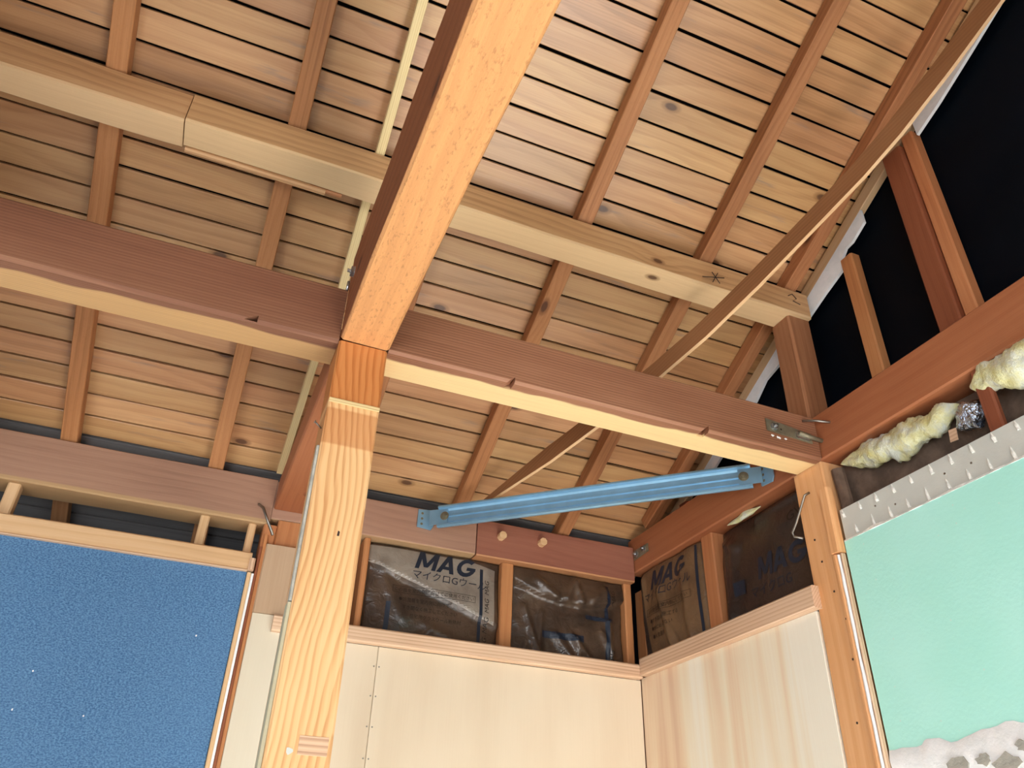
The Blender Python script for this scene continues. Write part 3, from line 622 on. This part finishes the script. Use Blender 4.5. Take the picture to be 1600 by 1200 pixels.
# local frame with X along the chord so the grain follows the lath
x = (low[-1] - low[0]).normalized(); y = pn; z = x.cross(y).normalized()
if z.z < 0: y = -y; z = x.cross(y).normalized()
Rw = Matrix((x, y, z)).transposed(); c0 = sum(low, Vector()) / len(low); Ri = Rw.transposed()
V = [tuple(Ri @ (v - c0)) for v in V]
for i in range(len(low) - 1):
    for j in range(4): a, b = i * 4 + j, i * 4 + (j + 1) % 4; F.append((a, b, b + 4, a + 4))
F += [(3, 2, 1, 0), tuple(range(len(V) - 4, len(V)))]
brm = mesh('brace_lath', V, F, M['brace'])
brm.materials.append(M['batten'])
for pgi, pg in enumerate(brm.polygons):
    if pgi % 4 == 0 and pgi < 4 * (len(low) - 1): pg.material_index = 1
bro = link(bpy.data.objects.new('brace_lath', brm), T(c0, Rw), label='long bent wooden lath slanting up across the right half of the roof', cat='brace')
bm = bmesh.new(); bm.from_mesh(brm); bmesh.ops.recalc_face_normals(bm, faces=bm.faces); bm.to_mesh(brm); bm.free()

# ------------------------------------------------------------------ blue-grey steel corner brace
A = Vector((0.655, 2.252, 0.9975)); B = Vector((1.372, 1.598, 1.006))
x = (B - A).normalized(); y = Vector((0, 0, 1)).cross(x).normalized(); z = x.cross(y); Rs = Matrix((x, y, z)).transposed(); Ls = (B - A).length
toward = -1 if (Rs @ Vector((0, 1, 0))).y > 0 else 1
prof = [(0, .034), (.012, .036), (.015, .032), (.015, .028), (.006, .024), (.002, .018), (.002, .004), (.006, .0015), (.006, -.0015), (.002, -.004), (.002, -.018), (.006, -.024), (.016, -.030), (.016, -.036), (.010, -.038), (0, -.036)]
prof = [(a * toward, b) for a, b in prof]
k = len(prof); V = []; F = []
for xx in (-Ls / 2, 0, Ls / 2):
    V += [(xx, a, b) for a, b in prof] + [(xx, a - .0016 * toward, b) for a, b in prof]
for i in range(2):
    for s in (0, 1):
        for j in range(k - 1):
            p = i * 2 * k + s * k + j; F.append((p, p + 1, p + 2 * k + 1, p + 2 * k))
steel = link(bpy.data.objects.new('steel_brace', mesh('steel_brace', V, F, M['steel'], False)), T((A + B) / 2, Rs), label='blue-grey steel corner brace bolted between the two back beams', cat='brace')
bm = bmesh.new(); bm.from_mesh(steel.data); bmesh.ops.recalc_face_normals(bm, faces=bm.faces); bm.to_mesh(steel.data); bm.free()
# end plates: a tab on the timber and a bent tongue onto the channel
def endplate(c, nrm, tangent, ch_pt):
    n = Vector(nrm); t = Vector(tangent); up = Vector((0, 0, 1))
    pl = prism('end_plate', Vector(c), nrm, (0, 0, 1), [(-.026, -.030), (.020, -.034), (.028, -.020), (.028, .022), (.016, .034), (-.026, .030)], .0035, M['steel'], steel)
    for dv in (-.018, 0, .018):
        prism('hole', Vector(c) + up * dv - t * .012 + n * .0035, nrm, (0, 0, 1), ngon(.0042, 10), .0004, M['zinc'], pl)
    return pl
endplate((0.622, 2.2975, 1.002), (0, -1, 0), (1, 0, 0), A)
endplate((1.3945, 1.560, 1.004), (-1, 0, 0), (0, -1, 0), B)
yo = Rs @ Vector((0, toward, 0))
for q, s in ((A, 1), (B, -1)):
    e = q + x * (s * .022)
    prism('tongue', e + yo * .004 - x * (s * .020), yo, (0, 0, 1), [(-.034, -.026), (.030, -.024), (.030, .024), (-.034, .026)], .003, M['steel'], steel)
    hexbolt(steel, e + yo * .0075, yo, r=.0095, mat=M['zinc'])

# ------------------------------------------------------------------ studs between rail and beams, insulation
block('stud', 0.441, 0.460, 2.318, 2.40, 0.560 - .14, 0.9155, 'Z', M['stud'], label='orange stud between post and first insulation batt on the back wall', cat='stud')
block('stud', 0.904, 0.945, 2.322, 2.40, 0.42, 0.9125, 'Z', M['stud'], label='orange stud between the two insulation batts of the back wall', cat='stud')
block('stud', 1.362, 1.3915, 2.322, 2.405, 0.42, 0.9125, 'Z', M['stud'], label='narrow stud in the back corner beside the crumpled batt', cat='stud')
block('stud', 1.420, 1.495, 1.876, 1.936, 0.60, 0.9495, 'Z', M['stud'], label='orange stud between the two insulation batts of the right wall', cat='stud')
for x0, x1, tx in ((-0.548, -0.516, 'short pale stud over the blue plaster near the left edge'), (-0.046, -0.020, 'short pale stud over the blue plaster, middle of the gap'), (0.090, 0.112, 'short shaded stud at the right end of the gap over the blue plaster')):
    block('short_stud', x0, x1, 2.318, 2.36, 0.7965, 0.8975, 'Z', M['batten'], label=tx, cat='stud')

def batt(tx, c, uax, wd, ht, hf, mat, prints, grp, flap=None):
    """film-wrapped batt: c = centre of its face; uax = reading direction; faces into the room"""
    u = Vector(uax); v = Vector((0, 0, 1)); n = u.cross(v); R = Matrix((u, v, n)).transposed(); Wm = T(c, R)
    nu, nv = 64, 50; V = []; F = []; fm = []
    for j in range(nv + 1):
        for i in range(nu + 1):
            a, b = -wd / 2 + wd * i / nu, -ht / 2 + ht * j / nv; V.append((a, b, hf(a, b)))
    for j in range(nv):
        for i in range(nu):
            p = j * (nu + 1) + i; F.append((p, p + 1, p + nu + 2, p + nu + 1))
            a, b = -wd / 2 + wd * (i + .5) / nu, -ht / 2 + ht * (j + .5) / nv
            fm.append(1 if flap and flap(a, b) else 0)
    base = len(V); ring = [i for i in range(nu + 1)] + [j * (nu + 1) + nu for j in range(1, nv + 1)] + [nv * (nu + 1) + i for i in range(nu - 1, -1, -1)] + [j * (nu + 1) for j in range(nv - 1, 0, -1)]
    for r in ring: V.append((V[r][0], V[r][1], -.045))
    m = len(ring)
    for i in range(m): F.append((ring[i], base + i, base + (i + 1) % m, ring[(i + 1) % m])); fm.append(0)
    F.append(tuple(base + i for i in range(m - 1, -1, -1))); fm.append(0)
    me = mesh('insulation_batt', V, F, None, True, mats=[mat, M['film_grey']], fm=fm)
    root = link(bpy.data.objects.new('insulation_batt', me), Wm, label=tx, cat='insulation', group=grp)
    def proj(bm, name, mt):
        for it in range(6):
            es = [e for e in bm.edges if e.calc_length() > .014]
            if not es: break
            bmesh.ops.subdivide_edges(bm, edges=es, cuts=1); bmesh.ops.triangulate(bm, faces=bm.faces)
        out = [f for f in bm.faces if abs(f.calc_center_median().x) > wd / 2 - .004 or abs(f.calc_center_median().y) > ht / 2 - .004]
        if out: bmesh.ops.delete(bm, geom=out, context='FACES')
        for vv in bm.verts: vv.co.z = hf(vv.co.x, vv.co.y) + (.0008 if name == 'film_flap' else .0018)
        me = bpy.data.meshes.new(name); bm.to_mesh(me); bm.free(); me.materials.append(mt)
        link(bpy.data.objects.new(name, me), Wm, root)
    for pr_ in prints:
        if pr_[0] == 'poly':
            bm = bmesh.new(); bm.faces.new([bm.verts.new((x, y, 0)) for x, y in pr_[1]]); bmesh.ops.triangulate(bm, faces=bm.faces); proj(bm, 'film_flap', pr_[-1])
        elif pr_[0] == 'logo':
            _, x, y, hh, shear, mt = pr_
            Q = [[(0, 0), (.22, 0), (.22, 1), (0, 1)], [(.88, 0), (1.10, 0), (1.10, 1), (.88, 1)], [(0, 1), (.26, 1), (.66, .12), (.44, .12)], [(.84, 1), (1.10, 1), (.66, .12), (.44, .12)],
                 [(1.16, 0), (1.40, 0), (1.76, 1), (1.52, 1)], [(1.88, 0), (2.12, 0), (1.76, 1), (1.52, 1)], [(1.42, .20), (1.87, .20), (1.81, .38), (1.48, .38)], [(2.72, .36), (3.22, .36), (3.20, .54), (2.72, .54)]]
            for g in range(14):
                a0, a1 = [math.radians(48 + (352 - 48) * q / 14) for q in (g, g + 1)]
                Q.append([(2.70 + r * math.cos(t_), .5 + r * .98 * math.sin(t_)) for r, t_ in ((.52, a0), (.52, a1), (.29, a1), (.29, a0))])
            bm = bmesh.new()
            for q in Q: bm.faces.new([bm.verts.new((x + (px + shear * py - 1.65) * hh, y + py * hh, 0)) for px, py in q])
            bmesh.ops.triangulate(bm, faces=bm.faces); proj(bm, 'printed_lettering', mt)
        elif pr_[0] == 'text':
            _, s, x, y, size, shear, bold, rot, mt = pr_
            cu_ = bpy.data.curves.new('t', 'FONT'); cu_.body = s; cu_.size = size; cu_.shear = shear; cu_.offset = bold; cu_.align_x = 'CENTER'; cu_.resolution_u = 3
            to = bpy.data.objects.new('t', cu_); scene.collection.objects.link(to)
            dg = bpy.context.evaluated_depsgraph_get(); dg.update(); tm = bpy.data.meshes.new_from_object(to.evaluated_get(dg))
            bm = bmesh.new(); bm.from_mesh(tm); bpy.data.objects.remove(to); bpy.data.meshes.remove(tm)
            bmesh.ops.transform(bm, matrix=Matrix.Translation((x, y, 0)) @ Matrix.Rotation(rot, 4, 'Z'), verts=bm.verts)
            bmesh.ops.triangulate(bm, faces=bm.faces); proj(bm, 'printed_lettering', mt)
        else:
            bm = bmesh.new(); mt = pr_[-1]
            if pr_[0] == 'bar': rects = [pr_[1:5]]
            else:
                x0, x1, y0, y1 = pr_[1:5]; e = .0012; rects = [(x0, x1, y0, y0 + e), (x0, x1, y1 - e, y1), (x0, x0 + e, y0 + e, y1 - e), (x1 - e, x1, y0 + e, y1 - e)]
            for (x0, x1, y0, y1) in rects:
                bm.faces.new([bm.verts.new(q) for q in ((x0, y0, 0), (x1, y0, 0), (x1, y1, 0), (x0, y1, 0))])
            bmesh.ops.triangulate(bm, faces=bm.faces); proj(bm, 'printed_band' if pr_[0] == 'bar' else 'printed_frame', mt)
    return root

def sstep(a, b, t):
    t = max(0.0, min(1.0, (t - a) / (b - a))); return t * t * (3 - 2 * t)
def puff(a, b, wd, ht): return .020 * (1 - abs(2 * a / wd) ** 4) * (1 - .5 * abs(2 * b / ht) ** 4)
def fold(p0, p1, a, b, wdt):   # crease ridge between two points
    dx, dy = p1[0] - p0[0], p1[1] - p0[1]; L2 = dx * dx + dy * dy; t = max(0, min(1, ((a - p0[0]) * dx + (b - p0[1]) * dy) / L2))
    d = math.hypot(a - p0[0] - t * dx, b - p0[1] - t * dy); return math.exp(-(d / wdt) ** 2)
W1, H1 = 0.442, 0.318
def diag(a): return 0.098 - (a + .22) * 0.34
def h1(a, b):
    h = puff(a, b, W1, H1) + .006 * noise.noise(Vector((a * 9, b * 9, 1)))
    dd = b - diag(a)
    h += .014 * sstep(-.016, .010, dd) * (1 - sstep(.0, .16, dd) * 1.0)
    h += .008 * fold((-.18, .09), (-.10, -.06), a, b, .02) + .006 * fold((-.08, -.15), (.0, -.09), a, b, .012) + .006 * fold((-.03, -.07), (.10, -.12), a, b, .014)
    return h
D, Pd = M['print'], M['print_dark']
batt('brown film batt at the left of the back wall, pale fold across its top', (0.6825, 2.352, 0.752), (1, 0, 0), W1, H1, h1, M['film'],
     [('poly', [(-.219, diag(-.219)), (.205, diag(.205)), (.205, .135), (.10, .152), (-.219, .152)], M['film_grey']), ('logo', .028, .094, .062, .30, D), ('text', 'マイクロGウール', .045, .062, .033, .1, 0, 0, D),
      ('frame', -.135, .135, .012, .034, Pd), ('text', 'この面を室内側に向けてご使用ください', 0, .018, .0145, 0, 0, 0, Pd),
      ('text', '●防湿層を室内側に向けて', -.03, -.012, .014, 0, 0, 0, Pd), ('text', 'すき間なく施工してください', -.01, -.036, .014, 0, 0, 0, Pd), ('text', '住宅用グラスウール断熱材', .01, -.060, .014, 0, 0, 0, Pd),
      ('bar', .150, .161, -.158, .13, D), ('bar', -.150, -.136, -.158, -.02, D), ('text', 'MAG  MAG  MAG  MAG', .184, -.02, .022, .2, 0, math.pi / 2, Pd)],
     'film wrapped insulation batts')
W2, H2 = 0.414, 0.318
def h2(a, b):
    h = puff(a, b, W2, H2) + .010 * noise.noise(Vector((a * 11, b * 11, 5))) + .004 * abs(noise.noise(Vector((a * 34, b * 34, 2))))
    arcb = .055 + 1.1 * (a - .02) ** 2
    dd = b - arcb
    h += .024 * sstep(-.005, .006, dd) * (1 - .8 * sstep(.0, .12, dd))
    for p, q, s, g in (((-.12, .12), (-.06, .07), .012, .014), ((-.02, .07), (.02, .14), .014, .014), ((.04, .06), (.02, .13), .012, .012), ((.08, .08), (.13, .12), .012, .015), ((-.16, .03), (-.10, -.15), .014, .010), ((-.10, .02), (-.11, -.15), .008, .008), ((-.05, -.05), (.02, -.13), .012, .012), ((.0, -.04), (.08, -.12), .012, .012), ((.02, -.05), (.04, -.15), .010, .01), ((.15, .02), (.16, -.14), .012, .010), ((.12, -.02), (.16, -.08), .008, .012)):
        h += s * fold(p, q, a, b, g)
    return h
b2 = batt('crumpled dark film batt on the back wall next to the corner', (1.1525, 2.352, 0.752), (1, 0, 0), W2, H2, h2, M['film'],
     [('bar', .06, .165, .018, .032, D), ('bar', -.10, .05, -.062, -.040, D), ('bar', .135, .148, -.15, .14, D), ('text', 'MAG', .170, .10, .024, .2, 0, math.pi / 2, Pd), ('text', 'MAG', .160, -.10, .024, .2, 0, math.pi / 2, Pd)],
     'film wrapped insulation batts')
W3, H3 = 0.385, 0.308
def h3(a, b):
    return -.012 * sstep(.10, .19, -a - .1 * (b + .15)) + puff(a, b, W3, H3) * 1.1 + .007 * noise.noise(Vector((a * 9, b * 7, 9))) + .012 * fold((-.03, .06), (.02, -.14), a, b, .016) + .010 * fold((-.15, .13), (-.13, -.14), a, b, .015) + .008 * fold((.10, .08), (.12, -.12), a, b, .016) + .006 * fold((.0, -.02), (.07, -.13), a, b, .012)
batt('tan film batt on the right wall between corner and stud', (1.432, 2.1425, 0.792), (0, -1, 0), W3, H3, h3, M['film_tan'],
     [('logo', .015, .076, .062, .30, D), ('text', 'マイクロGウール', .005, .044, .036, .1, 0, 0, D), ('poly', [(-.190, .151), (-.150, .151), (-.105, -.151), (-.190, -.151)], M['film_dark']), ('bar', .168, .178, -.14, .15, D),
      ('frame', -.12, .14, -.008, .016, Pd), ('text', '必ず防湿層を室内側にして下さい', .01, -.001, .0155, 0, 0, 0, Pd), ('text', '●すき間なく施工する', -.02, -.034, .016, 0, 0, 0, Pd), ('text', '●水にぬらさない', -.03, -.060, .016, 0, 0, 0, Pd), ('text', '●火気厳禁', -.05, -.086, .016, 0, 0, 0, Pd)],
     'film wrapped insulation batts')
W4, H4 = 0.402, 0.322
def h4(a, b):
    return puff(a, b, W4, H4) + .008 * noise.noise(Vector((a * 8, b * 8, 13))) + .012 * fold((-.18, .12), (-.10, .08), a, b, .014) + .009 * fold((-.16, .1), (-.17, -.15), a, b, .014) - .018 * sstep(.05, .165, b) + .010 * fold((-.02, .14), (.19, .15), a, b, .010) + .008 * fold((-.12, .09), (-.15, -.10), a, b, .02)
batt('darkest film batt on the right wall between stud and post, wool showing above', (1.444, 1.6715, 0.784), (0, -1, 0), W4, H4, h4, M['film_dark'],
     [('logo', .070, -.040, .058, .25, D), ('text', 'マイクロG', .02, -.083, .036, .1, 0, 0, D), ('text', 'GW', .155, .085, .042, 0, 0, .25, Pd), ('bar', -.13, -.085, -.06, -.02, D)],
     'film wrapped insulation batts')

def wool(name, tx, pts, rad, grp='tufts of yellow glass wool', mat='wool', seed=1.0, amp=.6, ny=30, kind=None):
    pts = [Vector(p) for p in pts]; c = sum(pts, Vector()) / len(pts); V = []; F = []; n = len(pts); seg = 12
    P = []; Rd = []
    for i in range(n - 1):
        for s in range(seg):
            f = s / seg; P.append(pts[i].lerp(pts[i + 1], f)); Rd.append(rad[i] * (1 - f) + rad[i + 1] * f)
    P.append(pts[-1]); Rd.append(rad[-1])
    for i, p in enumerate(P):
        d = (P[min(i + 1, len(P) - 1)] - P[max(i - 1, 0)]).normalized(); u = d.cross(Vector((0, 0, 1))).normalized(); v = d.cross(u)
        e = min(1.0, math.sqrt(max(0.02, min(i, len(P) - 1 - i) / 8)))
        for k in range(ny):
            t = 2 * math.pi * k / ny; q = p + u * math.cos(t) * .03 + v * math.sin(t) * .03
            r = Rd[i] * e * (1 + amp * noise.noise(q * 22 + Vector((seed, 0, 0))) + amp * .4 * noise.noise(q * 60 + Vector((seed, 5, 0))) + amp * .2 * noise.noise(q * 150 + Vector((seed, 9, 0))))
            V.append(tuple(p - c + u * (r * math.cos(t) * .7) + v * (r * math.sin(t))))
    for i in range(len(P) - 1):
        for k in range(ny): a, b = i * ny + k, i * ny + (k + 1) % ny; F.append((a, b, b + ny, a + ny))
    F += [tuple(range(ny - 1, -1, -1)), tuple(range(len(V) - ny, len(V)))]
    return link(bpy.data.objects.new(name, mesh(name, V, F, M[mat], True)), T(c), label=tx, cat='insulation' if mat == 'wool' else 'foil', group=grp)
wool('glass_wool', 'long yellow glass wool tuft hanging under the gable beam above the plasterboard', [(1.432, 1.33, .934), (1.432, 1.26, .922), (1.43, 1.18, .909), (1.43, 1.10, .903), (1.432, 1.03, .905), (1.434, .975, .915)], [.012, .026, .036, .038, .034, .022], seed=2)
wool('glass_wool', 'pale yellow glass wool clump at the right edge above the small brown block', [(1.412, .925, .925), (1.412, .87, .922), (1.412, .80, .914), (1.412, .70, .91), (1.412, .60, .915)], [.020, .036, .040, .042, .04], seed=9)
wool('glass_wool', 'small yellow glass wool edge showing above the darkest batt', [(1.425, 1.80, .944), (1.424, 1.72, .942), (1.424, 1.64, .942)], [.006, .011, .006], seed=4)
wool('glass_wool', 'pale glass wool showing at the torn top of the crumpled batt', [(0.975, 2.342, .905), (1.03, 2.336, .899), (1.09, 2.345, .902)], [.006, .010, .006], seed=6)
wool('foil_scrap', 'crumpled silver foil scrap beside the small brown block above the plasterboard', [(1.428, .995, .862), (1.424, .965, .870), (1.424, .940, .872), (1.43, .925, .862)], [.016, .028, .032, .018], None, 'foil', 3, .55)
block('small_block', 1.403, 1.42, 0.878, 0.912, 0.795, 0.9495, 'Z', M['stud_dark'], label='small dark brown upright between gable beam and plasterboard', cat='stud')
prism('paper_scrap', (1.415, .998, .845), (-1, 0, 0), (0, 0, 1), [(-.010, -.012), (.009, -.014), (.012, .013), (-.006, .016)], .002, M['rail'], label='little pinkish paper scrap under the foil', cat='scrap')
# brown paper-faced felt at the back of the cavity over the plasterboard
V = []; F = []; nu, nv = 60, 10
for j in range(nv + 1):
    for i in range(nu + 1):
        y = 1.357 - i * .05 * (1 if i < 30 else 1.6); z = .70 + .245 * j / nv
        V.append((.022 * noise.noise(Vector((y * 9, z * 14, 3))) + .01 * noise.noise(Vector((y * 30, z * 30, 8))), y, z))
for j in range(nv):
    for i in range(nu): p = j * (nu + 1) + i; F.append((p, p + 1, p + nu + 2, p + nu + 1))
link(bpy.data.objects.new('felt_backing', mesh('felt_backing', V, F, M['felt'], True)), T((1.462, 0, 0)), wall_right, label='brown fibrous felt at the back of the cavity')
block('mortar_lump', 1.405, 1.44, 1.325, 1.357, .80, .925, 'Z', M['felt'], wall_right, label='rough brown mortar lump beside the post', wob=.022, seg=14, sec=[(.020 * math.cos(q * .7), .018 * math.sin(q * .7)) for q in range(9)])
